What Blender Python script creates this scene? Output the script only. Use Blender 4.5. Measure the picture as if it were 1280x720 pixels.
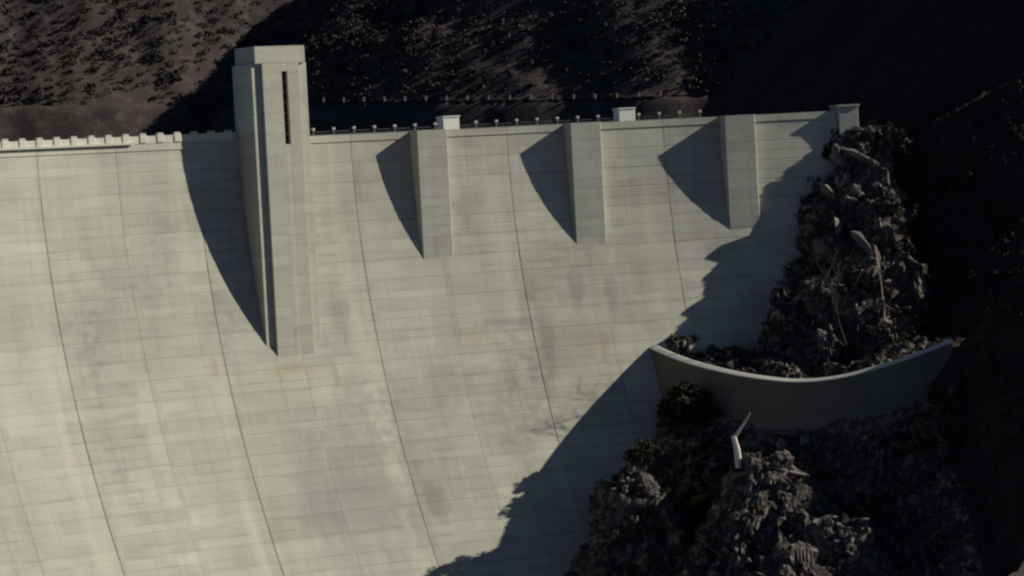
import bpy, bmesh, math, random
import numpy as np
from mathutils import Vector, Matrix
random.seed(7); RNG = np.random.default_rng(11)
scene = bpy.context.scene
for o in list(bpy.data.objects): bpy.data.objects.remove(o)
COL = scene.collection

# ------------------------------------------------------------------ camera, sky, sun, exposure
CAM = np.array([-211.421, -248.768, -7.322]); YAW, PITCH, ROLL, FPX = 0.3126, -0.0334, 0.0533, 4367.6
SUN_AZ, SUN_EL = 1.3864, 0.4904            # azimuth measured from -Y towards +X
SUN_VEC = np.array([math.sin(SUN_AZ)*math.cos(SUN_EL), -math.cos(SUN_AZ)*math.cos(SUN_EL), math.sin(SUN_EL)])
fw = np.array([math.sin(YAW)*math.cos(PITCH), math.cos(YAW)*math.cos(PITCH), math.sin(PITCH)])
rt0 = np.array([math.cos(YAW), -math.sin(YAW), 0.0]); up0 = np.cross(rt0, fw)
rt = rt0*math.cos(ROLL) - up0*math.sin(ROLL); up = up0*math.cos(ROLL) + rt0*math.sin(ROLL)
cd = bpy.data.cameras.new('camera'); cam = bpy.data.objects.new('camera', cd); COL.objects.link(cam)
cd.sensor_width = 36; cd.lens = 36*FPX/1280; cd.clip_start = 1; cd.clip_end = 12000
cam.matrix_world = Matrix(((rt[0], up[0], -fw[0], CAM[0]), (rt[1], up[1], -fw[1], CAM[1]), (rt[2], up[2], -fw[2], CAM[2]), (0, 0, 0, 1)))
scene.camera = cam
w = bpy.data.worlds.new('World'); scene.world = w; w.use_nodes = True
nt = w.node_tree; sky = nt.nodes.new('ShaderNodeTexSky'); sky.sky_type = 'NISHITA'; sky.sun_disc = False
sky.sun_elevation = SUN_EL; sky.sun_rotation = math.atan2(SUN_VEC[0], SUN_VEC[1])
sky.altitude = 2200; sky.air_density = 0.5; sky.dust_density = 0.05; sky.ozone_density = 3.0
nt.nodes['Background'].inputs[1].default_value = 0.05
nt.links.new(sky.outputs[0], nt.nodes['Background'].inputs[0])
sd = bpy.data.lights.new('sun', 'SUN'); sd.energy = 5.0; sd.angle = math.radians(0.5); sd.color = (1.0, 0.955, 0.80)
so = bpy.data.objects.new('sun', sd); COL.objects.link(so)
so.rotation_euler = Vector(-SUN_VEC).to_track_quat('-Z', 'Y').to_euler()
vs = scene.view_settings; vs.view_transform = 'Standard'; vs.look = 'None'; vs.gamma = 1; vs.exposure = 0.13
scene.render.engine = 'CYCLES'; scene.cycles.filter_width = 2.4; scene.render.resolution_x = 1024; scene.render.resolution_y = 576

# ------------------------------------------------------------------ helpers
def ray(px, py):
    v = fw + rt*((px-640)/FPX) + up*((360-py)/FPX); return v/np.linalg.norm(v)
def at_depth(px, py, d):                 # d = metres along the view axis
    v = fw + rt*((px-640)/FPX) + up*((360-py)/FPX); return CAM + v*d
def to_px(p):
    v = np.asarray(p, float)-CAM; d = v@fw; return 640+FPX*(v@rt)/d, 360-FPX*(v@up)/d, d
def tag(o, label=None, cat=None, group=None, kind=None):
    if label: o['label'] = label
    if cat: o['category'] = cat
    if group: o['group'] = group
    if kind: o['kind'] = kind
    return o
def empty(name, loc=(0, 0, 0), rz=0):
    o = bpy.data.objects.new(name, None); COL.objects.link(o); o.location = loc; o.rotation_euler = (0, 0, rz); o.empty_display_size = .5; return o
def mesh_obj(name, verts, faces, mat, parent=None, smooth=False, uv=None):
    me = bpy.data.meshes.new(name); me.from_pydata([tuple(map(float, v)) for v in verts], [], faces); me.materials.append(mat)
    if smooth: me.polygons.foreach_set('use_smooth', [True]*len(me.polygons))
    if uv is not None:
        l = me.uv_layers.new(name='UVMap'); idx = np.zeros(len(me.loops), np.int32); me.loops.foreach_get('vertex_index', idx)
        l.data.foreach_set('uv', np.asarray(uv, np.float32)[idx].ravel())
    me.update(); o = bpy.data.objects.new(name, me); COL.objects.link(o)
    if parent is not None: o.parent = parent
    return o
def bm_obj(name, bm, mat, parent=None, smooth=False):
    bmesh.ops.recalc_face_normals(bm, faces=bm.faces)
    me = bpy.data.meshes.new(name); bm.to_mesh(me); bm.free(); me.materials.append(mat)
    if smooth: me.polygons.foreach_set('use_smooth', [True]*len(me.polygons))
    o = bpy.data.objects.new(name, me); COL.objects.link(o)
    if parent is not None: o.parent = parent
    return o
def box(bm, x0, x1, y0, y1, z0, z1, bev=0.0):
    vs_ = [bm.verts.new((x, y, z)) for x in (x0, x1) for y in (y0, y1) for z in (z0, z1)]
    fs = [bm.faces.new([vs_[i] for i in q]) for q in ((0, 1, 3, 2), (4, 6, 7, 5), (0, 4, 5, 1), (2, 3, 7, 6), (0, 2, 6, 4), (1, 5, 7, 3))]
    if bev:
        es = {e for f in fs for e in f.edges}
        bmesh.ops.bevel(bm, geom=list(es), offset=bev, segments=2, affect='EDGES', profile=.6)
def tube(bm, pts, radii, n=7):
    pts = [Vector(p) for p in pts]; rings = []
    for i, p in enumerate(pts):
        d = (pts[min(i+1, len(pts)-1)]-pts[max(i-1, 0)]).normalized()
        a = d.orthogonal().normalized() if i == 0 else (a - d*a.dot(d)).normalized()
        b = d.cross(a); rings.append([bm.verts.new(p+(a*math.cos(t)+b*math.sin(t))*radii[i]) for t in [2*math.pi*k/n for k in range(n)]])
    for r0, r1 in zip(rings, rings[1:]):
        for k in range(n): bm.faces.new((r0[k], r0[(k+1) % n], r1[(k+1) % n], r1[k]))
    bm.faces.new(rings[0][::-1]); bm.faces.new(rings[-1])
def _h(ix, iy, iz, seed):
    n = (ix*374761393 + iy*668265263 + iz*2147483647*3 + seed*1274126177) & 0xffffffff
    n = ((n ^ (n >> 13))*1274126177) & 0xffffffff
    return ((n ^ (n >> 16)) & 0xffff)/65535.0
def vnoise(x, y, z, seed=0):
    x, y, z = np.broadcast_arrays(np.asarray(x, float), np.asarray(y, float), np.asarray(z, float))
    fx, fy, fz = np.floor(x), np.floor(y), np.floor(z); ix, iy, iz = fx.astype(np.int64), fy.astype(np.int64), fz.astype(np.int64)
    u, v, q = x-fx, y-fy, z-fz; u, v, q = u*u*(3-2*u), v*v*(3-2*v), q*q*(3-2*q); out = 0
    for dx in (0, 1):
        for dy in (0, 1):
            for dz in (0, 1):
                out = out + _h(ix+dx, iy+dy, iz+dz, seed)*(u if dx else 1-u)*(v if dy else 1-v)*(q if dz else 1-q)
    return out*2-1
def fbm(x, y, z, oct=4, seed=0, gain=.5, ridge=False):
    s, a, t = 0, 1, 0
    for k in range(oct):
        n = vnoise(x*2**k, y*2**k, z*2**k, seed+k*17)
        s = s + a*((1-2*np.abs(n)) if ridge else n); t += a; a *= gain
    return s/t
def facet(x, y, z, seed=0, jit=1.0):
    """blocky rock: each voronoi cell carries its own height and its own tilt"""
    x, y, z = [np.asarray(q, float) for q in (x, y, z)]
    fx, fy, fz = np.floor(x).astype(np.int64), np.floor(y).astype(np.int64), np.floor(z).astype(np.int64)
    best = np.full(x.shape, 9.0); val = np.zeros(x.shape)
    for dx in (-1, 0, 1):
        for dy in (-1, 0, 1):
            for dz in (-1, 0, 1):
                cx, cy, cz = fx+dx, fy+dy, fz+dz
                qx = cx+.5+jit*(_h(cx, cy, cz, seed)-.5); qy = cy+.5+jit*(_h(cx, cy, cz, seed+1)-.5); qz = cz+.5+jit*(_h(cx, cy, cz, seed+2)-.5)
                d = (x-qx)**2+(y-qy)**2+(z-qz)**2; m = d < best; best = np.where(m, d, best)
                v = (_h(cx, cy, cz, seed+3)*2-1)*.8 + (x-qx)*(_h(cx, cy, cz, seed+4)*2-1)*1.3+(y-qy)*(_h(cx, cy, cz, seed+5)*2-1)*1.3+(z-qz)*(_h(cx, cy, cz, seed+6)*2-1)*1.3
                val = np.where(m, v, val)
    return val

# ------------------------------------------------------------------ materials
def material(name, rough=.9):
    m = bpy.data.materials.new(name); m.use_nodes = True; nt = m.node_tree; b = nt.nodes['Principled BSDF']; b.inputs['Roughness'].default_value = rough
    b.inputs['Specular IOR Level'].default_value = .2
    return m, nt, b
class NT:
    def __init__(s, nt): s.nt = nt
    def n(s, t, **kw):
        o = s.nt.nodes.new(t)
        for k, v in kw.items(): setattr(o, k, v)
        return o
    def link(s, a, b): s.nt.links.new(a, b)
    def val(s, sock, v):
        if hasattr(v, 'is_linked') or hasattr(v, 'node'): s.link(v, sock)
        else: sock.default_value = v
    def math(s, op, a, b=0.0, c=None, clamp=False):
        o = s.n('ShaderNodeMath', operation=op, use_clamp=clamp); s.val(o.inputs[0], a); s.val(o.inputs[1], b)
        if c is not None: s.val(o.inputs[2], c)
        return o.outputs[0]
    def noise(s, vec, scale, detail=3, rough=.55):
        o = s.n('ShaderNodeTexNoise'); o.inputs['Scale'].default_value = scale; o.inputs['Detail'].default_value = detail; o.inputs['Roughness'].default_value = rough
        s.link(vec, o.inputs['Vector']); return o.outputs['Fac']
    def mapping(s, vec, scale=(1, 1, 1), loc=(0, 0, 0), rot=(0, 0, 0)):
        o = s.n('ShaderNodeMapping'); o.inputs['Scale'].default_value = scale; o.inputs['Location'].default_value = loc; o.inputs['Rotation'].default_value = rot; s.link(vec, o.inputs['Vector']); return o.outputs[0]
    def ramp(s, fac, a, b, lo=0.0, hi=1.0):
        o = s.n('ShaderNodeMapRange', clamp=True); s.link(fac, o.inputs[0]); o.inputs[1].default_value = a; o.inputs[2].default_value = b; o.inputs[3].default_value = lo; o.inputs[4].default_value = hi; return o.outputs[0]
    def mix(s, fac, a, b, mode='MIX'):
        o = s.n('ShaderNodeMix', data_type='RGBA', blend_type=mode); s.val(o.inputs[0], fac)
        for i, v in ((6, a), (7, b)):
            if isinstance(v, tuple): o.inputs[i].default_value = (*v, 1)
            else: s.link(v, o.inputs[i])
        return o.outputs[2]
def concrete(name, base, use_uv=True, streak=1.0, lift=1.6, stains=()):
    m, nt, b = material(name, .92); N = NT(nt)
    tc = N.n('ShaderNodeTexCoord'); vec = tc.outputs['UV'] if use_uv else tc.outputs['Object']
    if not use_uv:
        sx = N.n('ShaderNodeSeparateXYZ'); N.link(vec, sx.inputs[0]); cb = N.n('ShaderNodeCombineXYZ')
        N.link(N.math('ADD', sx.outputs[0], sx.outputs[1]), cb.inputs[0]); N.link(sx.outputs[2], cb.inputs[1]); vec = cb.outputs[0]
    sp = N.n('ShaderNodeSeparateXYZ'); N.link(vec, sp.inputs[0]); u, v = sp.outputs[0], sp.outputs[1]
    info = N.n('ShaderNodeObjectInfo')
    col = N.mix(N.ramp(N.noise(vec, .045, 4), .35, .68), tuple(c*1.06 for c in base), tuple(c*.84 for c in base))
    # tone of each lift and each formwork bay
    row = N.math('FLOOR', N.math('DIVIDE', v, lift)); bay = N.math('FLOOR', N.math('DIVIDE', u, 4.7))
    cb = N.n('ShaderNodeCombineXYZ'); N.link(row, cb.inputs[0]); N.link(bay, cb.inputs[1]); wn = N.n('ShaderNodeTexWhiteNoise', noise_dimensions='2D'); N.link(cb.outputs[0], wn.inputs[0])
    col = N.mix(N.ramp(wn.outputs[0], .2, 1, 0, .30), col, (base[0]*.66, base[1]*.65, base[2]*.66))
    wn2 = N.n('ShaderNodeTexWhiteNoise', noise_dimensions='1D'); N.link(row, wn2.inputs['W'])
    col = N.mix(N.ramp(wn2.outputs[0], .3, 1, 0, .2), col, (base[0]*.62, base[1]*.6, base[2]*.6))
    # dirt along the lift joints, broken up along the joint
    fr = N.math('FRACT', N.math('DIVIDE', v, lift)); edge = N.math('ADD', N.ramp(fr, 0.0, .13, 1, 0), N.ramp(fr, .94, 1.0, 0, .7))
    brk = N.ramp(N.noise(N.mapping(vec, (.12, .35, 1)), 1.0, 3), .42, .66)
    col = N.mix(N.math('MULTIPLY', N.math('MULTIPLY', edge, brk), .8*streak), col, (base[0]*.45, base[1]*.42, base[2]*.45))
    # patchy dirt drawn out along the pours
    hb = N.ramp(N.noise(N.mapping(vec, (.16, .75, 1), (17, 3, 0)), 1.0, 4, .6), .48, .72); hg = N.ramp(N.noise(N.mapping(vec, (.03, .03, 1), (8, 5, 0)), 1.0, 2), .38, .62)
    col = N.mix(N.math('MULTIPLY', N.math('MULTIPLY', hb, hg), .45*streak), col, (base[0]*.52, base[1]*.49, base[2]*.53))
    # formwork seams between bays
    bf = N.math('FRACT', N.math('DIVIDE', u, 4.7)); bs = N.math('MULTIPLY', N.ramp(bf, 0, .06, 1, 0), N.ramp(N.noise(N.mapping(vec, (.2, .12, 1), (4, 14, 0)), 1.0, 2), .5, .62))
    col = N.mix(N.math('MULTIPLY', bs, .35*streak), col, (base[0]*.55, base[1]*.52, base[2]*.52))
    # vertical run-off streaks
    st = N.ramp(N.noise(N.mapping(vec, (.55, .022, 1)), 1.0, 5, .65), .5, .74)
    col = N.mix(N.math('MULTIPLY', st, .34*streak), col, (base[0]*.55, base[1]*.52, base[2]*.56))
    st2 = N.ramp(N.noise(N.mapping(vec, (1.5, .05, 1), (31, 7, 0)), 1.0, 3, .6), .55, .75)
    col = N.mix(N.math('MULTIPLY', st2, .25*streak), col, (min(1, base[0]*1.3), min(1, base[1]*1.28), min(1, base[2]*1.2)))
    if use_uv:
        U0 = -.2989*301.977; jf = N.math('FRACT', N.math('DIVIDE', N.math('SUBTRACT', u, U0), 28.3)); jd = N.math('MULTIPLY', jf, 28.3)
        near = N.math('ADD', N.ramp(jd, 0, .45, 1, 0), N.ramp(jd, 28.0, 28.3, 0, .8)); gate = N.ramp(N.noise(N.mapping(vec, (.03, .05, 1), (2, 9, 0)), 1.0, 3), .38, .55)
        col = N.mix(N.math('MULTIPLY', N.math('MULTIPLY', near, gate), .28), col, (.30, .225, .14))
        seep = N.math('MULTIPLY', N.ramp(jd, 0, 3.2, 1, 0), N.ramp(N.noise(N.mapping(vec, (.02, .06, 1), (6, 3.1, 0)), 1.0, 3), .56, .66))
        col = N.mix(N.math('MULTIPLY', seep, .5), col, (.20, .17, .14))
        pale = N.math('MULTIPLY', N.ramp(N.math('ABSOLUTE', N.math('SUBTRACT', jd, 25.5)), 0, 3.0, 1, 0), N.ramp(N.noise(N.mapping(vec, (.3, .02, 1), (1, 2, 0)), 1.0, 3), .4, .6))
        col = N.mix(N.math('MULTIPLY', pale, .45), col, (.58, .56, .46))
    for (su, sv, ru_, rv_, amt, sc_) in stains:
        mp = N.mapping(vec, (1/ru_, 1/rv_, 0), (-su/ru_, -sv/rv_, 0)); ln = N.n('ShaderNodeVectorMath', operation='LENGTH'); N.link(mp, ln.inputs[0])
        nn_ = N.noise(N.mapping(vec, (.45, .16, 1), (su, sv, 0)), 1.0, 5, .65); edge_ = N.math('ADD', ln.outputs['Value'], N.math('MULTIPLY', N.math('SUBTRACT', nn_, .5), 2.4))
        col = N.mix(N.ramp(edge_, .35, 1.0, amt, 0), col, sc_)
    # purple-grey damp patches and rust
    pt = N.math('MULTIPLY', N.ramp(N.noise(N.mapping(vec, (.05, .035, 1), (3.3, 1.2, 0)), 1.0, 4, .6), .52, .68), N.ramp(N.noise(N.mapping(vec, (.5, .6, 1)), 1.0, 3), .3, .65))
    col = N.mix(N.math('MULTIPLY', pt, .7*streak), col, (base[0]*.52, base[1]*.47, base[2]*.56))
    ru = N.math('MULTIPLY', N.ramp(N.noise(N.mapping(vec, (.9, .06, 1), (9, 4, 0)), 1.0, 3), .6, .74), N.ramp(N.noise(N.mapping(vec, (.1, .1, 1), (5, 2, 0)), 1.0, 2), .5, .66))
    col = N.mix(N.math('MULTIPLY', ru, .4*streak), col, (.36, .25, .13))
    hs = N.n('ShaderNodeHueSaturation'); N.link(N.ramp(info.outputs['Random'], 0, 1, .945, 1.045), hs.inputs['Value']); N.link(col, hs.inputs['Color'])
    N.link(hs.outputs[0], b.inputs['Base Color'])
    bp = N.n('ShaderNodeBump'); bp.inputs['Strength'].default_value = .35; bp.inputs['Distance'].default_value = .05
    N.link(N.noise(vec, 2.2, 5, .65), bp.inputs['Height']); N.link(bp.outputs[0], b.inputs['Normal'])
    return m
def ground_mat(name, a, b_, c, scale=.1, bump=.3, bd=.3, rough=.95):
    m, nt, b = material(name, rough); N = NT(nt); tc = N.n('ShaderNodeTexCoord'); v = tc.outputs['Object']
    col = N.mix(N.ramp(N.noise(v, scale, 5, .6), .35, .65), a, b_)
    col = N.mix(N.ramp(N.noise(v, scale*4.3, 5, .65), .5, .7), col, c)
    N.link(col, b.inputs['Base Color'])
    bp = N.n('ShaderNodeBump'); bp.inputs['Strength'].default_value = bump; bp.inputs['Distance'].default_value = bd
    N.link(N.noise(v, scale*8, 6, .7), bp.inputs['Height']); N.link(bp.outputs[0], b.inputs['Normal'])
    return m
def leaf_mat(name, a, b_):
    m, nt, b = material(name, .8); N = NT(nt); g = N.n('ShaderNodeNewGeometry')
    N.link(N.mix(g.outputs['Random Per Island'], a, b_), b.inputs['Base Color']); return m
def plain(name, col, rough=.7, var=.12, scale=3.0):
    m, nt, b = material(name, rough); N = NT(nt); tc = N.n('ShaderNodeTexCoord')
    N.link(N.mix(N.ramp(N.noise(tc.outputs['Object'], scale, 4), .3, .7), tuple(c*(1+var) for c in col), tuple(c*(1-var) for c in col)), b.inputs['Base Color']); return m
BASE = (.465, .46, .395)
M_tower = concrete('tower_concrete', (.50, .485, .415), use_uv=False, streak=.7)
M_pylon = concrete('pylon_concrete', (.45, .445, .395), use_uv=False, streak=.8)
M_core = concrete('core_concrete', (.36, .35, .32), use_uv=False)
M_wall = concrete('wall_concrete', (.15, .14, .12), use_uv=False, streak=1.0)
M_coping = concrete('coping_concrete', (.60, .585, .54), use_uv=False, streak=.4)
M_pale = concrete('pale_concrete', (.62, .60, .52), use_uv=False, streak=.35)
M_white = plain('white_paint', (.80, .79, .72), .6, .04)
M_dark = plain('near_black', (.02, .02, .022), .6)
M_steel = plain('weathered_steel', (.20, .20, .20), .5)
M_rock = ground_mat('brown_rock', (.115, .088, .068), (.06, .048, .042), (.20, .165, .135), .25, .6, .5)
M_shade_rock = ground_mat('shaded_rock', (.028, .023, .021), (.016, .014, .014), (.045, .037, .034), .2, .6, .5)  # darkened rock for slopes in shade; the shade is put into the colour
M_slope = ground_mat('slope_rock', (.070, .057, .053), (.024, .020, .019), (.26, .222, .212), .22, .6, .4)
M_boulder = ground_mat('pale_boulder', (.22, .19, .18), (.10, .085, .08), (.36, .32, .31), .9, .8, .4)
M_hill = ground_mat('scrub_soil', (.062, .047, .046), (.036, .029, .032), (.10, .078, .072), .06, .4, .6)
M_bank = ground_mat('bare_bank', (.11, .088, .075), (.075, .062, .056), (.15, .12, .10), .08, .3, .3)
M_scrub = leaf_mat('scrub_leaf', (.022, .018, .018), (.062, .048, .044))
M_scrub_dark = leaf_mat('dark_scrub_leaf', (.012, .014, .010), (.035, .030, .020))
M_rust_leaf = leaf_mat('rust_leaf', (.36, .17, .05), (.50, .27, .09))
M_bark = plain('grey_bark', (.04, .033, .028), .9)
M_pale_wood = plain('bleached_wood', (.62, .58, .52), .8)
M_asphalt = plain('asphalt', (.05, .05, .052), .9)
mw, ntw, bw = material('reservoir_water', .06); bw.inputs['Base Color'].default_value = (.01, .016, .022, 1); bw.inputs['Specular IOR Level'].default_value = .5
Nw = NT(ntw); tcw = Nw.n('ShaderNodeTexCoord'); bpw = Nw.n('ShaderNodeBump'); bpw.inputs['Strength'].default_value = .15
Nw.link(Nw.noise(tcw.outputs['Object'], .4, 4), bpw.inputs['Height']); Nw.link(bpw.outputs[0], bw.inputs['Normal'])

# ------------------------------------------------------------------ dam geometry (arch-gravity, centre of the arc at the origin, crest parapet at z = 0)
R = 301.977; SA = .78; Z1 = -3.51; A1 = -.1694; DA = .0927
def z2_of(a): return max(46.0, 84.35 - 71.09*(a-A1))
def off(z, a):
    z2 = z2_of(a); t = max(0.0, (z-Z1)/(z2-Z1)); k = .5*SA*(z2-Z1)
    t0 = max(0.0, (0-Z1)/(z2-Z1)); base = k*t0*t0
    return (k*t*t if t < 1 else k + SA*(z-z2)) - base
def pol(a, o, z):
    r = R-o; return np.array([r*math.sin(a), r*math.cos(a), -z])
def z_of(o, a):
    lo, hi = 0.0, 130.0
    for _ in range(40):
        mid = (lo+hi)/2
        if off(mid, a) < o: lo = mid
        else: hi = mid
    return lo
def face_at(px, py, above=0.0):
    d = ray(px, py); t0, t1 = 300.0, 900.0
    def g(t):
        p = CAM+d*t; a = math.atan2(p[0], p[1]); return (R-math.hypot(p[0], p[1])) - off(max(0, -p[2]), a) - above
    for t in np.arange(400, 800, 2.0):
        if g(t) < 0: t1 = t; t0 = t-2; break
    for _ in range(40):
        m_ = (t0+t1)/2
        if g(m_) > 0: t0 = m_
        else: t1 = m_
    p = CAM+d*t0; return p, math.atan2(p[0], p[1]), -p[2]
A_END = face_at(1046, 150)[1]
def stain(px, py, rpx, rpy, amt, col=(.25, .23, .25)):
    p, a, z = face_at(px, py); return (a*R, -z, rpx/6.9, rpy/6.9, amt, col)
RUST = (.34, .25, .15); PALE = (.60, .585, .50)
M_face = concrete('dam_concrete', BASE, stains=[
    stain(450, 640, 85, 95, .42), stain(390, 600, 30, 70, .3), stain(425, 395, 16, 34, .4), stain(722, 365, 16, 30, .55), stain(765, 365, 14, 24, .5),
    stain(560, 480, 45, 25, .3), stain(640, 402, 65, 7, .45), stain(684, 430, 14, 45, .4, (.22, .18, .15)), stain(545, 625, 18, 26, .5, (.20, .17, .15)),
    stain(368, 462, 36, 10, .4, RUST), stain(420, 470, 5, 18, .45, RUST), stain(270, 460, 6, 22, .35, RUST), stain(740, 430, 30, 22, .3, RUST), stain(590, 420, 30, 14, .25, RUST),
    stain(480, 520, 16, 110, .45, PALE), stain(640, 260, 60, 60, .25, PALE), stain(185, 520, 14, 90, .35, PALE), stain(565, 230, 12, 90, .35, PALE), stain(755, 240, 9, 80, .35, PALE),
    stain(700, 161, 50, 5, .35), stain(620, 162, 40, 5, .3), stain(985, 155, 30, 6, .35)])
DEPTH = 118.0; LIFT = 1.6; DECK = 9.0
dam = empty('dam', pol(-.1, 0, DEPTH)); tag(dam, 'curved pale concrete gravity dam with a sloping face of stacked pours', 'dam')
DAM_LOC = np.array(dam.location)
# monoliths: one part for each column of pours
J0 = -.2989 + .0             # a contraction joint seen in the photograph
JW = .0937/2
edges = [J0+JW*k for k in range(-6, 9)]
edges = [e for e in edges if e < A_END-.012] + [A_END]
GAP = .012/R
NPOUR = 27
def face_grid(rows, us, ne):
    V, F, UV = [], [], []; cols = len(us)
    for (z, pr) in rows:
        for c, a in enumerate(us): V.append(pol(a, off(z, a)+pr+ne[c], z)-DAM_LOC); UV.append((a*R, -z))
    for r in range(len(rows)-1):
        for c in range(cols-1):
            i = r*cols+c; F.append((i, i+cols, i+cols+1, i+1))
    return V, F, UV
for k, (ea, eb) in enumerate(zip(edges, edges[1:])):
    rs = np.random.default_rng(100+k); nlift = int((DEPTH-1.25)/LIFT); nc = 4
    us = [ea+GAP, ea+GAP+.05/R] + list(np.linspace(ea, eb, nc+1)[1:-1]) + [eb-GAP-.05/R, eb-GAP]
    ne = [-.03, 0] + [0]*(nc-1) + [0, -.03]; cols = len(us)
    col_off = rs.uniform(-.02, .03) + (0.03 if k % 2 == 0 else 0)
    # how far down this column shows as separate pours: not beyond the frame, not behind the rocks
    pm_ = to_px(pol((ea+eb)/2, 0, 0))[0]; npour = 0 if pm_ < -60 else NPOUR
    if pm_ > 830: npour = 17
    if pm_ > 940: npour = 13
    if pm_ > 1000: npour = 9
    lifts = []
    for i in range(nlift):
        z = 1.25+i*LIFT; pr = rs.uniform(-.012, .014); dep = .03 if i % 2 == 0 else .012; g_ = col_off*min(1, i/12)
        lifts.append([(z+.02, -dep+g_), (z+.16, -dep+g_), (z+.22, pr+g_), (z+LIFT-.02, pr+g_)])
    rows = [(0.0, 0.12), (1.15, 0.12), (1.25, -.06)]            # parapet band stands a little proud
    V, F, UV = face_grid(rows, us, ne)
    b0 = len(V)                                                  # parapet top and back
    for a in us: V.append(pol(a, -.45, 0)-DAM_LOC); UV.append((a*R, .5))
    for a in us: V.append(pol(a, -.45, 1.3)-DAM_LOC); UV.append((a*R, 1.5))
    for c in range(cols-1):
        F.append((c, c+1, b0+c+1, b0+c)); F.append((b0+c, b0+c+1, b0+cols+c+1, b0+cols+c))
    low = [r for l in lifts[2*npour:] for r in l]                # foot of the column, out of view
    V2, F2, UV2 = face_grid([(1.25+2*npour*LIFT, -.06)]+low, us, ne)
    mono = mesh_obj('monolith', V2, F2, M_face, dam, uv=UV2); mesh_obj('crest_band', V, F, M_face, mono, uv=UV)
    for q in range(npour):
        z0_, z1_ = 1.25+2*q*LIFT, 1.25+(2*q+2)*LIFT
        V, F, UV = face_grid([(z0_, -.06)]+lifts[2*q]+lifts[2*q+1]+[(z1_, -.06)], us, ne)
        mesh_obj('concrete_pour', V, F, M_face, mono, uv=UV)
# core behind the pours: deck, upstream face
V, F = [], []
aa = np.linspace(edges[0], A_END, 60); prof = [(-.46, 1.0), (-DECK+.5, 1.0), (-DECK, 1.0), (-DECK, DEPTH), (None, DEPTH)]
for a in aa:
    zl = list(np.linspace(DEPTH, 1.6, 60))
    pts = [(-.44, 1.0), (-DECK, 1.0), (-DECK, DEPTH)] + [(off(z, a)-.12, z) for z in zl]
    for (o_, z) in pts: V.append(pol(a, o_, z)-DAM_LOC)
npf = 63
for i in range(len(aa)-1):
    for j in range(npf):
        j2 = (j+1) % npf; F.append((i*npf+j, i*npf+j2, (i+1)*npf+j2, (i+1)*npf+j))
F.append(tuple(range(npf))[::-1]); F.append(tuple((len(aa)-1)*npf+j for j in range(npf)))
mesh_obj('core', V, F, M_core, dam)
def arc_strip(name, a0, a1, o0, o1, z0, z1, mat, parent, loc, n=24, cham=0):
    """box section bent along the dam's arc; o0 < o1 offsets towards the viewer, z0 < z1 are depths below the crest"""
    V, F = [], []
    for a in np.linspace(a0, a1, n):
        for (o_, z) in ((o0, z0), (o1, z0), (o1, z1), (o0, z1)): V.append(pol(a, o_, z)-loc)
    for i in range(n-1):
        for j in range(4):
            j2 = (j+1) % 4; F.append((i*4+j, i*4+j2, (i+1)*4+j2, (i+1)*4+j))
    F.append((3, 2, 1, 0)); F.append(tuple((n-1)*4+j for j in range(4)))
    return mesh_obj(name, V, F, mat, parent)
arc_strip('roadway', edges[0], A_END, -DECK+.6, -.5, .98, .996, M_asphalt, dam, DAM_LOC, 50)
arc_strip('upstream_parapet', edges[0], A_END, -DECK-.1, -DECK+.35, 0.25, 1.02, M_core, dam, DAM_LOC, 50)

# buttress pylons on the face: front face vertical, foot dies into the sloping face
def local_frame(a):   # x along the crest to the right, y downstream
    return np.array([math.cos(a), -math.sin(a), 0]), np.array([-math.sin(a), -math.cos(a), 0])
def prism_profile(parent, name, a_mid, half, P, ztop, mat, cap=0.0, foot=1.2, loc=None, seed=0):
    """solid of constant width: plan rectangle from inside the dam to offset P, top at height ztop above the crest, foot buried in the face"""
    ex, ey = local_frame(a_mid); o = pol(a_mid, 0, 0); zb = z_of(P, a_mid)+foot
    bm = bmesh.new(); L = 1.6; rows = []
    z = -ztop
    rs = np.random.default_rng(seed)
    rows.append((z, 0)); 
    while z+L < zb:
        z += L; pr = 0; rows += [(z-.06, pr), (z-.03, -.015), (z+.03, -.015), (z+.06, pr)]
    rows.append((zb, 0))
    prev = None
    for (zz, pr) in rows:
        ring = []
        h, f = half+pr, P+pr; bk = -.5
        for (x, y) in ((-h, bk), (-h, f-.12), (-h+.12, f), (h-.12, f), (h, f-.12), (h, bk)):
            q = o+ex*x+ey*y; ring.append(bm.verts.new((q[0]-loc[0], q[1]-loc[1], -zz-loc[2])))
        if prev:
            for j in range(6): bm.faces.new((prev[j], prev[(j+1) % 6], ring[(j+1) % 6], ring[j]))
        else: bm.faces.new(ring)
        prev = ring
    bm.faces.new(prev[::-1])
    return bm_obj(name, bm, mat, parent)
PW = 5.5; P = 2.67
for i in range(3):
    a = A1+i*DA+PW/2/R
    prism_profile(dam, 'buttress', a, PW/2, P, .06, M_pylon, loc=DAM_LOC, seed=i)
# end pier at the right-hand end of the crest
ex, ey = local_frame(A_END+.006); c = pol(A_END+.0062, 0, 0)
bm = bmesh.new(); box(bm, -1.75, 1.75, -3.5, 1.0, -7.5, .55, .08); box(bm, -1.95, 1.95, -3.7, 1.2, .56, .95, .05)
for v in bm.verts:
    q = c+ex*v.co.x+ey*v.co.y; v.co = Vector((q[0]-DAM_LOC[0], q[1]-DAM_LOC[1], v.co.z-DAM_LOC[2]))
bm_obj('end_pier', bm, M_pylon, dam)

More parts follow.
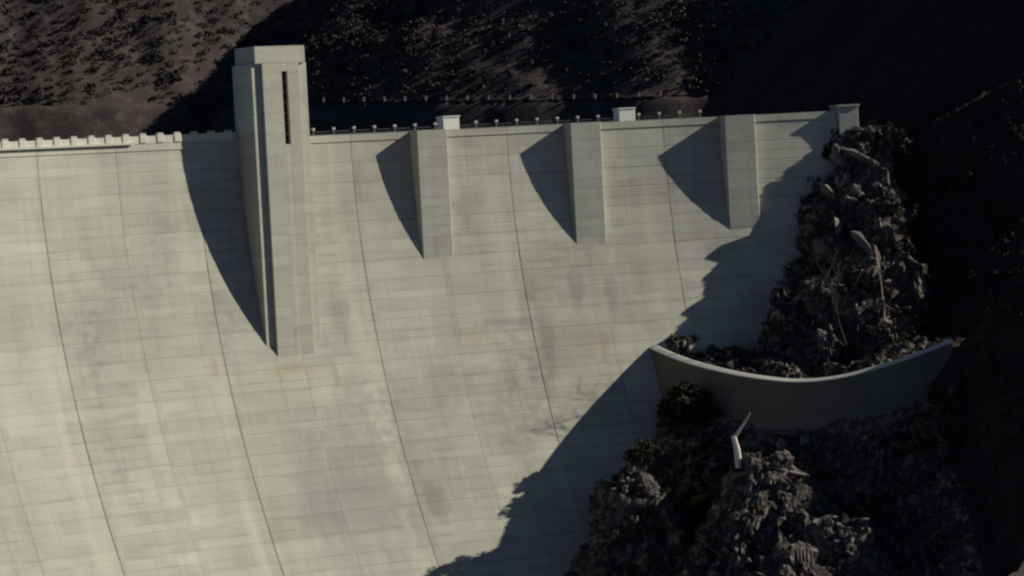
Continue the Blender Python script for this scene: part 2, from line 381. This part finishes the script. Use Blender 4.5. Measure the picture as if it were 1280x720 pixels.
# ------------------------------------------------------------------ lift tower on the face
AT = -.2719; PT = 6.02; HT = 14.3; TW = 9.9
amid = AT+TW/2/R; ex, ey = local_frame(amid); base = pol(amid, 0, z_of(PT, amid))
tower = empty('tower', base); tag(tower, 'tall square concrete lift tower rising above the dam crest', 'tower')
TL = np.array(tower.location); TO = pol(amid, 0, 0)
def tbox(bm, x0, x1, y0, y1, z0, z1, bev=.05):
    b2 = bmesh.new(); box(b2, x0, x1, y0, y1, z0, z1, bev)
    for v in b2.verts:
        q = TO+ex*v.co.x+ey*v.co.y; v.co = Vector((q[0]-TL[0], q[1]-TL[1], v.co.z-TL[2]))
    me = bpy.data.meshes.new('tmp'); b2.to_mesh(me); b2.free(); bm.from_mesh(me); bpy.data.meshes.remove(me)
h = TW/2; zc = HT-2.7; zfoot = -z_of(PT, amid)-2.5
STEP = .55; SW = 1.65
bm = bmesh.new(); tbox(bm, -h+.03, h-.03, -.9, PT-STEP, zfoot, zc-.01); bm_obj('shaft', bm, M_tower, tower)
# front panel, stepped forward of the shaft, with a tall slot in it
sx0, sx1, sz0, sz1 = .15, 1.15, -1.2, 10.3
bm = bmesh.new()
tbox(bm, -h+SW, sx0, PT-STEP+.003, PT, zfoot, zc-.012, .04); bm_obj('front_panel', bm, M_tower, tower)
bm = bmesh.new(); tbox(bm, sx1, h-SW, PT-STEP+.003, PT, zfoot, zc-.012, .04); bm_obj('front_panel', bm, M_tower, tower)
bm = bmesh.new(); tbox(bm, sx0+.002, sx1-.002, PT-STEP+.003, PT-.004, zfoot, sz0, .03); bm_obj('slot_sill', bm, M_tower, tower)
bm = bmesh.new(); tbox(bm, sx0+.002, sx1-.002, PT-STEP+.003, PT-.004, sz1, zc-.014, .03); bm_obj('slot_lintel', bm, M_tower, tower)
for k in range(7):  # near-black panels paint the recess shade at the back of the slot
    za = sz0+.06+k*(sz1-sz0)/7; zb_ = sz0+(k+1)*(sz1-sz0)/7-.06
    bm = bmesh.new(); tbox(bm, sx0+.05, sx1-.05, PT-STEP+.004, PT-STEP+.05, za, zb_, .01); bm_obj('slot_shade_panel', bm, M_dark, tower)
bm = bmesh.new(); tbox(bm, -h+.45, h-.45, -.6, PT-.03, zc, HT-.25, .06); bm_obj('cap', bm, M_tower, tower)
bm = bmesh.new(); tbox(bm, -h+.47, h-.47, -.58, PT-.05, HT-.247, HT, .05); bm_obj('roof_slab', bm, M_tower, tower)

# ------------------------------------------------------------------ crest furniture
def hut(px, py_top, wpx, label):
    # stands on the roadway just behind the parapet
    best = face_at(px, py_top+22)[1]
    a = best; loc = pol(a, -3.2, 1.0-.02); ex, ey = local_frame(a)
    o = empty('hut', loc, math.atan2(ex[1], ex[0])); tag(o, label, 'hut', 'white huts on the dam crest')
    ww = wpx/6.9; top = 3.25
    bm = bmesh.new(); box(bm, -ww/2, ww/2, -1.3, 1.3, 0, top-.2, .03); bm_obj('wall', bm, M_white, o)
    bm = bmesh.new(); box(bm, -ww/2-.12, ww/2+.12, -1.42, 1.42, top-.197, top, .04); bm_obj('roof', bm, M_white, o)
    bm = bmesh.new(); box(bm, -.45, .45, 1.302, 1.35, .05, 2.1, .01); d = bm_obj('door', bm, M_steel, o)
    bm = bmesh.new(); box(bm, .28, .38, 1.352, 1.40, 1.0, 1.08, .005); bm_obj('handle', bm, M_dark, d)
    return o
hut(571, 143, 20, 'small white flat roofed hut on the crest between the two buttresses next to the tower')
hut(790, 133, 20, 'small white flat roofed hut on the crest between the two buttresses next to the rocks')
# upstream railing with bright posts, right of the tower
a0r, a1r = face_at(398, 172)[1], face_at(905, 150)[1]
rl = empty('railing', pol((a0r+a1r)/2, -DECK+.12, .25)); tag(rl, 'thin steel railing with pale posts along the far side of the dam crest', 'railing')
RL = np.array(rl.location); pm = None
a = a0r; 
while a < a1r:
    q = pol(a, -DECK+.12, .25)-RL
    if pm is None:
        bm = bmesh.new(); box(bm, -.09, .09, -.09, .09, 0, 1.2, .02); po = bm_obj('post', bm, M_steel, rl); pm = po.data; bm = bmesh.new(); box(bm, -.26, .26, -.26, .26, 1.202, 1.62, .08); pc = bm_obj('post_cap', bm, M_pale, po); pcm = pc.data
    else:
        po = bpy.data.objects.new('post', pm); COL.objects.link(po); po.parent = rl; pc = bpy.data.objects.new('post_cap', pcm); COL.objects.link(pc); pc.parent = po
    po.location = Vector(q); po.rotation_euler = (0, 0, -a); a += 3.62/R
for zz in (-.75, -.3): arc_strip('rail', a0r, a1r-.002, -DECK+.09, -DECK+.15, zz, zz+.06, M_steel, rl, RL, 30)
# pale parapet with pilasters on the crest left of the tower
a0p, a1p = edges[1], AT-.002
pp = empty('parapet', pol((a0p+a1p)/2, -.2, 0)); tag(pp, 'bright white parapet with short pilasters on the crest beside the tower', 'parapet')
PL = np.array(pp.location)
arc_strip('parapet_wall', a0p, a1p, -.40, .16, -1.15, -.004, M_pale, pp, PL, 40)
arc_strip('walkway_lip', a0p, face_at(165, 190)[1], .165, .62, -.2, .12, M_pale, pp, PL, 20)
pm = None; a = a1p-.004; k = 0
while a > a0p:
    q = pol(a, -.12, 0)-PL
    if pm is None:
        bm = bmesh.new(); box(bm, -.7, .7, -.42, .36, .0, 1.32, .2); box(bm, -.55, .55, -.38, .3, 1.322, 1.55, .1); po = bm_obj('pilaster', bm, M_pale, pp); pm = po.data
    else:
        po = bpy.data.objects.new('pilaster', pm); COL.objects.link(po); po.parent = pp
    po.location = Vector(q); po.rotation_euler = (0, 0, -a); a -= 3.1/R

# ------------------------------------------------------------------ ground, water
bm = bmesh.new(); bmesh.ops.create_grid(bm, x_segments=8, y_segments=8, size=6000)
g = bm_obj('ground', bm, M_hill); g.location = (0, 0, -DEPTH-2); tag(g, kind='structure')

# camera-aligned plan coordinates
E_U = rt0[:2]; E_W = np.array([math.sin(YAW), math.cos(YAW)])
def uw(u, w): return CAM[0]+E_U[0]*u+E_W[0]*w, CAM[1]+E_U[1]*u+E_W[1]*w
def to_uw(x, y):
    dx, dy = np.asarray(x)-CAM[0], np.asarray(y)-CAM[1]; return dx*E_U[0]+dy*E_U[1], dx*E_W[0]+dy*E_W[1]
def sstep(a, b, x):
    t = np.clip((np.asarray(x, float)-a)/(b-a), 0, 1); return t*t*(3-2*t)
def grid_obj(name, U, W, Z, mat, X=None, Y=None, smooth=True):
    if X is None: X, Y = uw(U, W)
    n, m_ = Z.shape; V = np.stack([X, Y, Z], -1).reshape(-1, 3)
    i = np.arange(n-1)[:, None]*m_+np.arange(m_-1)[None]; F = np.stack([i, i+1, i+m_+1, i+m_], -1).reshape(-1, 4)
    me = bpy.data.meshes.new(name); me.vertices.add(len(V)); me.vertices.foreach_set('co', V.ravel().astype(np.float32))
    me.loops.add(F.size); me.polygons.add(len(F)); me.loops.foreach_set('vertex_index', F.ravel().astype(np.int32))
    me.polygons.foreach_set('loop_start', (np.arange(len(F))*4).astype(np.int32)); me.polygons.foreach_set('loop_total', np.full(len(F), 4, np.int32))
    me.polygons.foreach_set('use_smooth', np.full(len(F), smooth)); me.update(calc_edges=True); me.validate(); me.materials.append(mat)
    if me.polygons[0].normal.z < 0: me.flip_normals()
    o = bpy.data.objects.new(name, me); COL.objects.link(o); return o
WATER = -6.0
V = [pol(a, -DECK+.5, -WATER) for a in np.linspace(-.5, .1, 30)]
xs = [(p[0], p[1], WATER) for p in V]
far = [(*uw(p[0]*4+80, 1400), WATER) for p in V]
F = [(i, i+1, 30+i+1, 30+i) for i in range(29)]
tag(mesh_obj('water', xs+far, F, mw), kind='structure')

# ------------------------------------------------------------------ far hillside across the reservoir
UG = -90.0; W0 = 960.0
def shore(u, w=0.0):
    ug = UG+.95*np.maximum(np.asarray(w)-W0+22, 0); r = np.maximum(u-ug, 0); l = np.maximum(ug-u, 0)
    return W0 - .42*r - 26*sstep(0, 26, r) - .42*l + 5*fbm(u*.03, 0, 0, 3, 5)
def bench(u): return np.interp(u, [-200, -110, -45, 25, 120], [19, 16.5, 13, 9.6, 8])
def hill_z(u, w, fine=True):
    d = w-shore(u, w); zb = bench(u)
    up_ = zb + .80*np.maximum(d-4, 0)
    z = np.where(d > 4, up_, np.where(d > 0, zb, zb+1.15*d)); z = np.maximum(z, -14)
    n = fbm(u*.035, w*.035, 0, 5, 3)*6*sstep(4, 40, d) + fbm(u*.16, w*.16, 0, 4, 9)*1.6*sstep(3, 12, d) + fbm(u*.2, w*.2, 1, 3, 19)*.5*(1-sstep(-3, 0, d))
    # a track climbing across the left-hand slope
    return z+n
uu, ww = np.meshgrid(np.linspace(-330, 300, 300), np.concatenate([np.linspace(780, 1080, 220), np.linspace(1084, 1500, 60)]), indexing='ij')
hz = hill_z(uu, ww)
tag(grid_obj('hillside', uu, ww, hz, M_hill), kind='structure')
# bench road with marker posts
us_ = np.linspace(-200, 110, 120); V, F = [], []
for u in us_:
    s = float(shore(u)); z = float(bench(u))+.25
    for dd in (.2, 3.8): x, y = uw(u, s+dd); V.append((x, y, z))
F = [(2*i, 2*i+1, 2*i+3, 2*i+2) for i in range(len(us_)-1)]
o = mesh_obj('road', V, F, M_bank); tag(o, kind='structure')
pm = None; u = -52.0
while u < 42:
    s = float(shore(u)); x, y = uw(u, s+.5)
    if pm is None:
        bm = bmesh.new(); box(bm, -.2, .2, -.2, .2, -.4, .8, .04); box(bm, -.26, .26, -.26, .26, .802, 1.05, .05); po = bm_obj('marker_post', bm, M_core); pm = po.data
    else: po = bpy.data.objects.new('marker_post', pm); COL.objects.link(po)
    po.location = (x, y, float(bench(u))+.25)
    tag(po, 'small pale marker post in a row along the far shore road', 'post', 'marker posts along the far shore road'); u += 5.4

def leaf_cloud(name, centres, radii, per, size, mat, parent=None, loc=(0, 0, 0), seed=1, flat=.7):
    """clumps of small leaf quads: one mesh"""
    rs = np.random.default_rng(seed); n = len(centres); C = np.repeat(np.asarray(centres, float), per, 0); Rr = np.repeat(np.asarray(radii, float), per)
    d = rs.normal(size=(n*per, 3)); d /= np.linalg.norm(d, axis=1)[:, None]; rad = Rr*rs.uniform(.35, 1, n*per)**.6
    P_ = C+d*rad[:, None]*np.array([1, 1, flat]); a = rs.normal(size=(n*per, 3)); a -= 0.4*d*np.sum(a*d, 1)[:, None]; a /= np.linalg.norm(a, axis=1)[:, None]
    b = np.cross(a, rs.normal(size=(n*per, 3))); b /= np.linalg.norm(b, axis=1)[:, None]
    s = (size*Rr*rs.uniform(.5, 1.2, n*per))[:, None]
    V = np.stack([P_-a*s, P_+b*s*.6, P_+a*s, P_-b*s*.6], 1).reshape(-1, 3)-np.asarray(loc)
    F = np.arange(len(V)).reshape(-1, 4)
    me = bpy.data.meshes.new(name); me.vertices.add(len(V)); me.vertices.foreach_set('co', V.ravel().astype(np.float32))
    me.loops.add(F.size); me.polygons.add(len(F)); me.loops.foreach_set('vertex_index', F.ravel().astype(np.int32))
    me.polygons.foreach_set('loop_start', (np.arange(len(F))*4).astype(np.int32)); me.polygons.foreach_set('loop_total', np.full(len(F), 4, np.int32)); me.update(calc_edges=True)
    me.materials.append(mat); o = bpy.data.objects.new(name, me); COL.objects.link(o)
    if parent is not None: o.parent = parent
    return o
n = 26000; u = RNG.uniform(-165, 100, n); ww_ = RNG.uniform(860, 1060, n); d = ww_-shore(u, ww_)
keep = (vnoise(u*.07, ww_*.07, 0, 41) > RNG.uniform(-1.2, .4, n)) & (d > 4.5) & (d < 75); u, ww_ = u[keep], ww_[keep]
z = hill_z(u, ww_); x, y = uw(u, ww_); rr = RNG.uniform(.35, 1.3, len(u))
tag(leaf_cloud('scrub', np.stack([x, y, z+rr*.4], 1), rr, 22, .42, M_scrub, seed=3), 'dark low scrub covering the far hillside', 'scrub', kind='stuff')

# right bank upstream of the dam: steep, faces away from the sun
pe = pol(A_END, 0, 0); UE, WE = [float(q) for q in to_uw(pe[0], pe[1])]
def bank_z(u, w):
    ub = np.interp(w, [WE, WE+20, WE+75, WE+130, WE+400], [UE+1, UE-4, UE-21, UE-18, UE+50])
    a = .92*(u-ub); b = 3.2*(w-WE-12)+.25*(u-UE); z = np.minimum(np.minimum(a, b), 46+0*u)
    return np.maximum(z+fbm(u*.06, w*.06, 2, 5, 23)*3.0*sstep(-6, 12, z), -14)
uu, ww = np.meshgrid(np.linspace(UE-45, UE+260, 200), np.linspace(WE+1, WE+330, 200), indexing='ij')
tag(grid_obj('right_bank', uu, ww, bank_z(uu, ww), M_shade_rock), kind='structure')

# ------------------------------------------------------------------ curved retaining wall and the rock abutment
from mathutils.bvhtree import BVHTree
p0, a0w, z0w = face_at(812, 431)
D0 = float((p0-CAM)@fw)
WPX = [(806, 428, 3), (812, 431, 0), (850, 447, -8), (900, 461, -15), (950, 470, -20), (1000, 474, -23), (1050, 469, -25), (1100, 456, -26), (1140, 443, -26), (1190, 424, -25)]
wp = np.array([at_depth(x, y, D0+dd) for x, y, dd in WPX])
def catmull(P_, n=8):
    out = []
    for i in range(len(P_)-1):
        a, b, c, d = P_[max(i-1, 0)], P_[i], P_[i+1], P_[min(i+2, len(P_)-1)]
        for t in np.linspace(0, 1, n, endpoint=False):
            out.append(.5*((2*b)+(c-a)*t+(2*a-5*b+4*c-d)*t*t+(3*b-a-3*c+d)*t**3))
    out.append(P_[-1]); return np.array(out)
path = catmull(wp, 7)
tg = np.gradient(path[:, :2], axis=0); tg /= np.linalg.norm(tg, axis=1)[:, None]; nrm = np.stack([tg[:, 1], -tg[:, 0]], 1)    # points outward (to the viewer)
def wall_strip(name, prof, mat, parent, loc):
    V, F = [], []; k = len(prof)
    for p, nn in zip(path, nrm):
        for (o_, z) in prof: V.append((p[0]+nn[0]*o_-loc[0], p[1]+nn[1]*o_-loc[1], p[2]+z-loc[2]))
    for i in range(len(path)-1):
        for j in range(k):
            j2 = (j+1) % k; F.append((i*k+j, i*k+j2, (i+1)*k+j2, (i+1)*k+j))
    F.append(tuple(range(k))[::-1]); F.append(tuple((len(path)-1)*k+j for j in range(k)))
    return mesh_obj(name, V, F, mat, parent)
rw = empty('retaining_wall', tuple(path[len(path)//2]-np.array([0, 0, 10]))); RWL = np.array(rw.location)
tag(rw, 'curved concrete retaining wall running out from the dam face below the rocks', 'wall')
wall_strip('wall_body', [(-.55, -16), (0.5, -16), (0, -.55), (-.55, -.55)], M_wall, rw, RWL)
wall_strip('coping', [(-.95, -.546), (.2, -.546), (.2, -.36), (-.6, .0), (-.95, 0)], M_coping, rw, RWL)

pu, pw = to_uw(path[:, 0], path[:, 1])
def wall_dist(u, w):
    sh = u.shape; u, w = u.ravel(), w.ravel(); best = np.full(u.shape, 1e9); zt = np.zeros(u.shape); side = np.zeros(u.shape)
    for i in range(len(pu)-1):
        ax, ay, bx, by = pu[i], pw[i], pu[i+1], pw[i+1]; dx, dy = bx-ax, by-ay; L2 = dx*dx+dy*dy
        t = ((u-ax)*dx+(w-ay)*dy)/L2
        t = np.clip(t, -50 if i == 0 else 0, 50 if i == len(pu)-2 else 1)
        ex_, ey_ = u-(ax+t*dx), w-(ay+t*dy); d = np.hypot(ex_, ey_); m_ = d < best; tz = np.clip(t, 0, 1)
        best = np.where(m_, d, best); zt = np.where(m_, path[i, 2]+tz*(path[i+1, 2]-path[i, 2]), zt); side = np.where(m_, np.sign(dx*ey_-dy*ex_), side)
    return best.reshape(sh), zt.reshape(sh), side.reshape(sh)
def upper_z(u, w):
    ay = np.maximum(WE-w, 0); x = u-UE; gx = .5+1.3*np.exp(-ay/6)
    zz = np.where(x < 9, gx*np.minimum(x, 0)+.35*np.clip(x, 0, 9), 3.15-np.clip(x-9, 0, 3)*.7+.5*np.clip(x-12, 0, 20)+.05*np.maximum(x-32, 0))
    return zz - 1.9*np.minimum(ay, 12) - .9*np.clip(ay-12, 0, 20) - .35*np.maximum(ay-31, 0) - 3.0 - 1.5*sstep(-6, 0, x) - 2.0*sstep(0, 6, x)
uu, ww = np.meshgrid(np.linspace(UE-66, UE+70, 480), np.linspace(WE-85, WE+14, 340), indexing='ij')
dist, zt, side = wall_dist(uu, ww); inside = (side > 0) & (dist > .3)
zu = upper_z(uu, ww); bl = sstep(2.0, 7.5, dist)
for (px_, py_, dd_, sg_) in ((992, 374, -16, 2.2), (1030, 368, -17, 2.4), (1066, 358, -17, 2.4), (1102, 348, -16, 2.6), (1010, 430, -20, 1.6), (1050, 420, -20, 2.0), (1092, 415, -20, 2.0), (1085, 285, -9, 2.6), (1100, 240, -8, 2.0)):
    q_ = at_depth(px_, py_, WE+dd_); ku, kw = to_uw(q_[0], q_[1]); zu = np.maximum(zu, q_[2]-np.maximum(np.hypot(uu-ku, ww-kw)-sg_, 0)*2.0)
z_in = (zt-1.3)*(1-bl)+np.maximum(zu, zt-1.0)*bl
z_out = zt - 7.0 - 1.5*np.minimum(dist, 22) - .9*np.maximum(dist-22, 0) + 2.5*fbm(uu*.07, ww*.07, 4, 3, 61)
z_out = np.maximum(z_out, zt-9+.95*np.clip(uu-(UE+5), -12, 22)-.75*dist)
for (px_, py_, dd_, hh_, sg_) in ((955, 578, -40, 7.0, 5.0), (1050, 668, -52, 5.0, 5.0), (800, 606, -26, 3.0, 3.5), (1000, 700, -60, 3.0, 4.0)):
    q_ = at_depth(px_, py_, D0+dd_); ku, kw = to_uw(q_[0], q_[1]); rr_ = (uu-ku)**2+(ww-kw)**2
    z_out = np.maximum(z_out, (q_[2]+1.0)-.5*np.abs(hh_)*0-np.maximum(np.sqrt(rr_)-sg_*.6, 0)*1.6)
zz = np.where(inside, z_in, z_out)
amp = sstep(.3, 4, dist)*(1-.75*sstep(UE+11, UE+14, uu))
X0, Y0 = uw(uu, ww)
def disp(X0, Y0, zz, amp):
    gu, gw = np.gradient(zz); Lu, Lw = uu[1, 0]-uu[0, 0], ww[0, 1]-ww[0, 0]
    gu = np.clip(gu/Lu, -1.6, 1.6); gw = np.clip(gw/Lw, -1.6, 1.6); ln = np.sqrt(1+gu**2+gw**2)
    nu, nw, nz_ = -gu/ln, -gw/ln, 1/ln
    nx, ny = E_U[0]*nu+E_W[0]*nw, E_U[1]*nu+E_W[1]*nw
    d = facet(X0*.13, Y0*.13, zz*.13, 71)*1.7 + facet(X0*.34, Y0*.34, zz*.34, 77)*.75 + facet(X0*.8, Y0*.8, zz*.8, 79)*.28 + fbm(X0*.9, Y0*.9, zz*.9, 3, 81)*.25
    d = d*amp
    return X0+nx*d, Y0+ny*d, zz+nz_*d
X1, Y1, Z1g = disp(X0, Y0, zz, amp)
Z1g = np.maximum(Z1g, -DEPTH-3)
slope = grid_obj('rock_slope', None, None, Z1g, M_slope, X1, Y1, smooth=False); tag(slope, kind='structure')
me = slope.data; me.materials.append(M_shade_rock)
dk = (uu > UE+10+3*vnoise(uu*.2, ww*.2, 0, 33)); mi = (dk[:-1, :-1]).astype(np.int32).ravel(); me.polygons.foreach_set('material_index', mi)  # right-hand faces take the darkened rock, painting their shade
BV = BVHTree.FromPolygons([v.co.copy() for v in me.vertices], [tuple(p.vertices) for p in me.polygons])
def on_rock(px, py):
    d = ray(px, py); h = BV.ray_cast(Vector(CAM), Vector(d)); return np.array(h[0]) if h[0] is not None else None
def drop(x, y):
    h = BV.ray_cast(Vector((x, y, 60)), Vector((0, 0, -1))); return h[0].z if h[0] is not None else None

# boulders: clusters of pale angular rocks lying on the slope
def boulder_mesh(seed, sx=1, sy=1, sz=.8):
    rs = np.random.default_rng(seed); bm = bmesh.new()
    for _ in range(15):
        v = rs.normal(size=3); v /= np.linalg.norm(v); v *= rs.uniform(.72, 1.1)
        bm.verts.new((v[0]*sx, v[1]*sy, v[2]*sz))
    r = bmesh.ops.convex_hull(bm, input=bm.verts); bmesh.ops.delete(bm, geom=[g_ for g_ in r['geom_interior'] if isinstance(g_, bmesh.types.BMVert)], context='VERTS')
    bmesh.ops.bevel(bm, geom=bm.edges[:], offset=.03, segments=1, affect='EDGES')
    bmesh.ops.recalc_face_normals(bm, faces=bm.faces); me = bpy.data.meshes.new('boulder'); bm.to_mesh(me); bm.free(); me.materials.append(M_boulder); return me
BM = [boulder_mesh(300+i, *sz) for i, sz in enumerate([(1, .9, .75), (1.3, .8, .6), (.8, 1, .9), (1.1, .9, .5), (1.5, .8, .7)])]
SLAB = boulder_mesh(340, 1.0, .5, .22)
CL = [  # label place, pixel centre, spread px, count, size range m
    ('on the rock slope under the end of the dam crest', (1085, 250), (26, 50), 9, (.7, 1.8)),
    ('on the rubble slope directly above the curved wall', (1030, 385), (70, 42), 22, (.5, 1.5)),
    ('at the foot of the slope against the curved wall coping', (985, 445), (75, 16), 14, (.4, 1.0)),
    ('in the pale outcrop beside the bleached snag', (960, 575), (42, 38), 22, (.6, 1.7)),
    ('in the loose cluster beside the shadowed dam face', (800, 602), (34, 20), 16, (.6, 1.5)),
    ('scattered low on the dark slope below the outcrop', (1045, 665), (60, 36), 22, (.5, 1.5)),
    ('scattered on the dark lower slope', (880, 665), (90, 45), 12, (.4, 1.0)),
]
rsb = np.random.default_rng(5)
for (lab, c, sp, n, sr) in CL:
    for k in range(n):
        px, py = c[0]+rsb.normal()*sp[0]*.6, c[1]+rsb.normal()*sp[1]*.6
        p = on_rock(px, py)
        if p is None: continue
        s = rsb.uniform(0, 1)**1.8*(sr[1]-sr[0])+sr[0]
        o = bpy.data.objects.new('boulder', BM[rsb.integers(5)]); COL.objects.link(o); o.location = Vector(p+np.array([0, 0, s*.15]))
        o.rotation_euler = (rsb.normal()*.4, rsb.normal()*.4, rsb.uniform(0, 6.3)); o.scale = (s, s, s*rsb.uniform(.7, 1.1))
        tag(o, 'pale angular boulder '+lab, 'boulder', 'boulders '+lab)
for (px, py, s, tilt) in ((1052, 205, 2.0, .5), (1040, 250, 2.2, .7), (1050, 292, 2.4, .5), (1032, 322, 2.0, .8)):  # upright rocks added to give the spur's cast shadow a jagged edge
    p = on_rock(px, py)
    if p is None: continue
    o = bpy.data.objects.new('shadow_rock', BM[int(s*10) % 5]); COL.objects.link(o); o.location = Vector(p+np.array([-.3, .3, 1.2])); o.rotation_euler = (.2, -tilt, s*3); o.scale = (s*.75, s*.6, s*1.7)
    tag(o, 'tall upright jagged rock added on the spur below the end pier to cast a shadow', 'rock', 'upright rocks added on the spur for their shadow')
def slab(px0, py0, px1, py1, th, label):
    a, b = on_rock(px0, py0), on_rock(px1, py1)
    if a is None or b is None: print('slab miss'); return
    da, db = to_px(a)[2], to_px(b)[2]; dm = min(da, db)-.6
    a, b = at_depth(px0, py0, dm), at_depth(px1, py1, dm-1.0); m_ = (a+b)/2; v = b-a; L = np.linalg.norm(v)
    o = bpy.data.objects.new('rock_slab', SLAB); COL.objects.link(o); o.location = Vector(m_)
    o.rotation_euler = Vector(v).to_track_quat('X', 'Z').to_euler(); o.scale = (L/2, 2.0, th); tag(o, label, 'rock')
slab(1046, 180, 1114, 214, 4.0, 'long pale tilted rock slab just below the end pier of the dam')
slab(1062, 282, 1096, 322, 5.0, 'pale leaning rock slab halfway between the end pier and the curved wall')
slab(985, 372, 1060, 352, 4.0, 'pale rock ledge on the rubble above the curved wall')

# plants and snags
def tree(px, py, hgt, rad, mat, label, name, seed, n=60, per=60, cat='tree', ls=.3):
    p = on_rock(px, py)
    o = empty(name, tuple(p)); tag(o, label, cat); rs = np.random.default_rng(seed)
    bm = bmesh.new(); top = Vector((rs.normal()*.2, rs.normal()*.2, hgt*.8)); tube(bm, [Vector((0, 0, -.5)), top*.4+Vector((.15, 0, 0)), top], [hgt*.045, hgt*.03, hgt*.01])
    for k in range(7):
        t = rs.uniform(.3, .75); b0 = top*t; an = rs.uniform(0, 6.28); e = b0+Vector((math.cos(an)*rad*.75, math.sin(an)*rad*.75, rad*rs.uniform(.2, .6)))
        tube(bm, [b0, (b0+e)/2+Vector((0, 0, .15)), e], [hgt*.018, hgt*.011, hgt*.004], 5)
    bm_obj('trunk', bm, M_bark, o)
    C, Rr = [], []
    for k in range(n):
        d = rs.normal(size=3); d /= np.linalg.norm(d); d *= rs.uniform(.3, 1)**.5
        C.append((d[0]*rad, d[1]*rad, hgt*.6+d[2]*hgt*.42)); Rr.append(rad*rs.uniform(.18, .36))
    leaf_cloud('crown', C, Rr, per, ls, mat, o, seed=seed); return o
tree(860, 545, 8.0, 4.6, M_scrub_dark, 'dark round evergreen tree growing in front of the curved wall', 'evergreen_tree', 5)
tree(805, 590, 5.0, 2.6, M_scrub_dark, 'dark low bushy tree below the round evergreen by the shadowed dam face', 'bushy_tree', 6, 40)
tree(866, 640, 5.0, 2.5, M_rust_leaf, 'rust brown bush on the dark lower slope', 'bush', 7, 30, 40, 'bush')
tree(850, 690, 3.6, 1.1, M_rust_leaf, 'narrow rust brown shrub low on the dark slope', 'shrub', 8, 18, 40, 'shrub')
# bleached snag: a broken pale trunk with one thin limb
p = on_rock(924, 578); o = empty('dead_snag', tuple(p)); tag(o, 'bleached broken tree trunk with one thin pale limb on the rocks', 'snag')
q1 = Vector(at_depth(917, 545, to_px(p)[2]-.4)-p); q2 = Vector(at_depth(938, 516, to_px(p)[2]-1.0)-p)
bm = bmesh.new(); tube(bm, [(0, 0, -.8), q1*.5+Vector((.1, 0, 0)), q1], [.55, .5, .38], 9); bm_obj('trunk', bm, M_pale_wood, o)
bm = bmesh.new(); tube(bm, [q1*.93, (q1+q2)/2+Vector((.15, 0, -.1)), q2], [.26, .18, .08], 7); bm_obj('limb', bm, M_pale_wood, o)
# leafless tree behind the wall: its branches shade the lower dam face
def bare_tree(p, hgt, lean, seed, label):
    o = empty('bare_tree', tuple(p)); tag(o, label, 'tree'); rs = random.Random(seed); bm = bmesh.new()
    def grow(b, d, L, r, lev):
        e = b+d*L; mid = (b+e)/2+Vector((rs.gauss(0, .05), rs.gauss(0, .05), rs.gauss(0, .05)))*L
        tube(bm, [b, mid, e], [r, r*.85, r*.65], 6 if lev < 2 else 4)
        if lev == 4: return
        for _ in range(3 if lev else 4):
            ax = Vector((rs.gauss(0, 1), rs.gauss(0, 1), rs.gauss(0, .6))).normalized(); nd = (d+ax*.75+Vector((0, 0, .12))).normalized()
            grow(b+(e-b)*rs.uniform(.65, 1), nd, L*rs.uniform(.55, .8), r*.6, lev+1)
    grow(Vector((0, 0, -.4)), Vector(lean).normalized(), hgt*.36, hgt*.011, 0)
    bm_obj('branches', bm, M_bark, o); return o
p = on_rock(1060, 436)
if p is not None: bare_tree(p, 21, (-.3, -.05, 1), 4, 'leafless dark tree standing just behind the curved wall')
# scrub over the slope
C, Rr = [], []
rss = np.random.default_rng(21)
for k in range(3000):
    u_, w_ = UE+rss.uniform(-50, 32), WE-rss.uniform(0, 62); x, y = uw(u_, w_)
    if vnoise(x*.12, y*.12, 0, 51) < rss.uniform(-.7, .6): continue
    if float(wall_dist(np.array([u_]), np.array([w_]))[0][0]) < 1.6: continue
    z = drop(x, y)
    if z is None: continue
    r_ = rss.uniform(.3, 1.0); C.append((x, y, z+r_*.3)); Rr.append(r_)
tag(leaf_cloud('slope_scrub', C, Rr, 40, .32, M_scrub_dark, seed=31), 'dark brush growing over the rock slope', 'brush', kind='stuff')
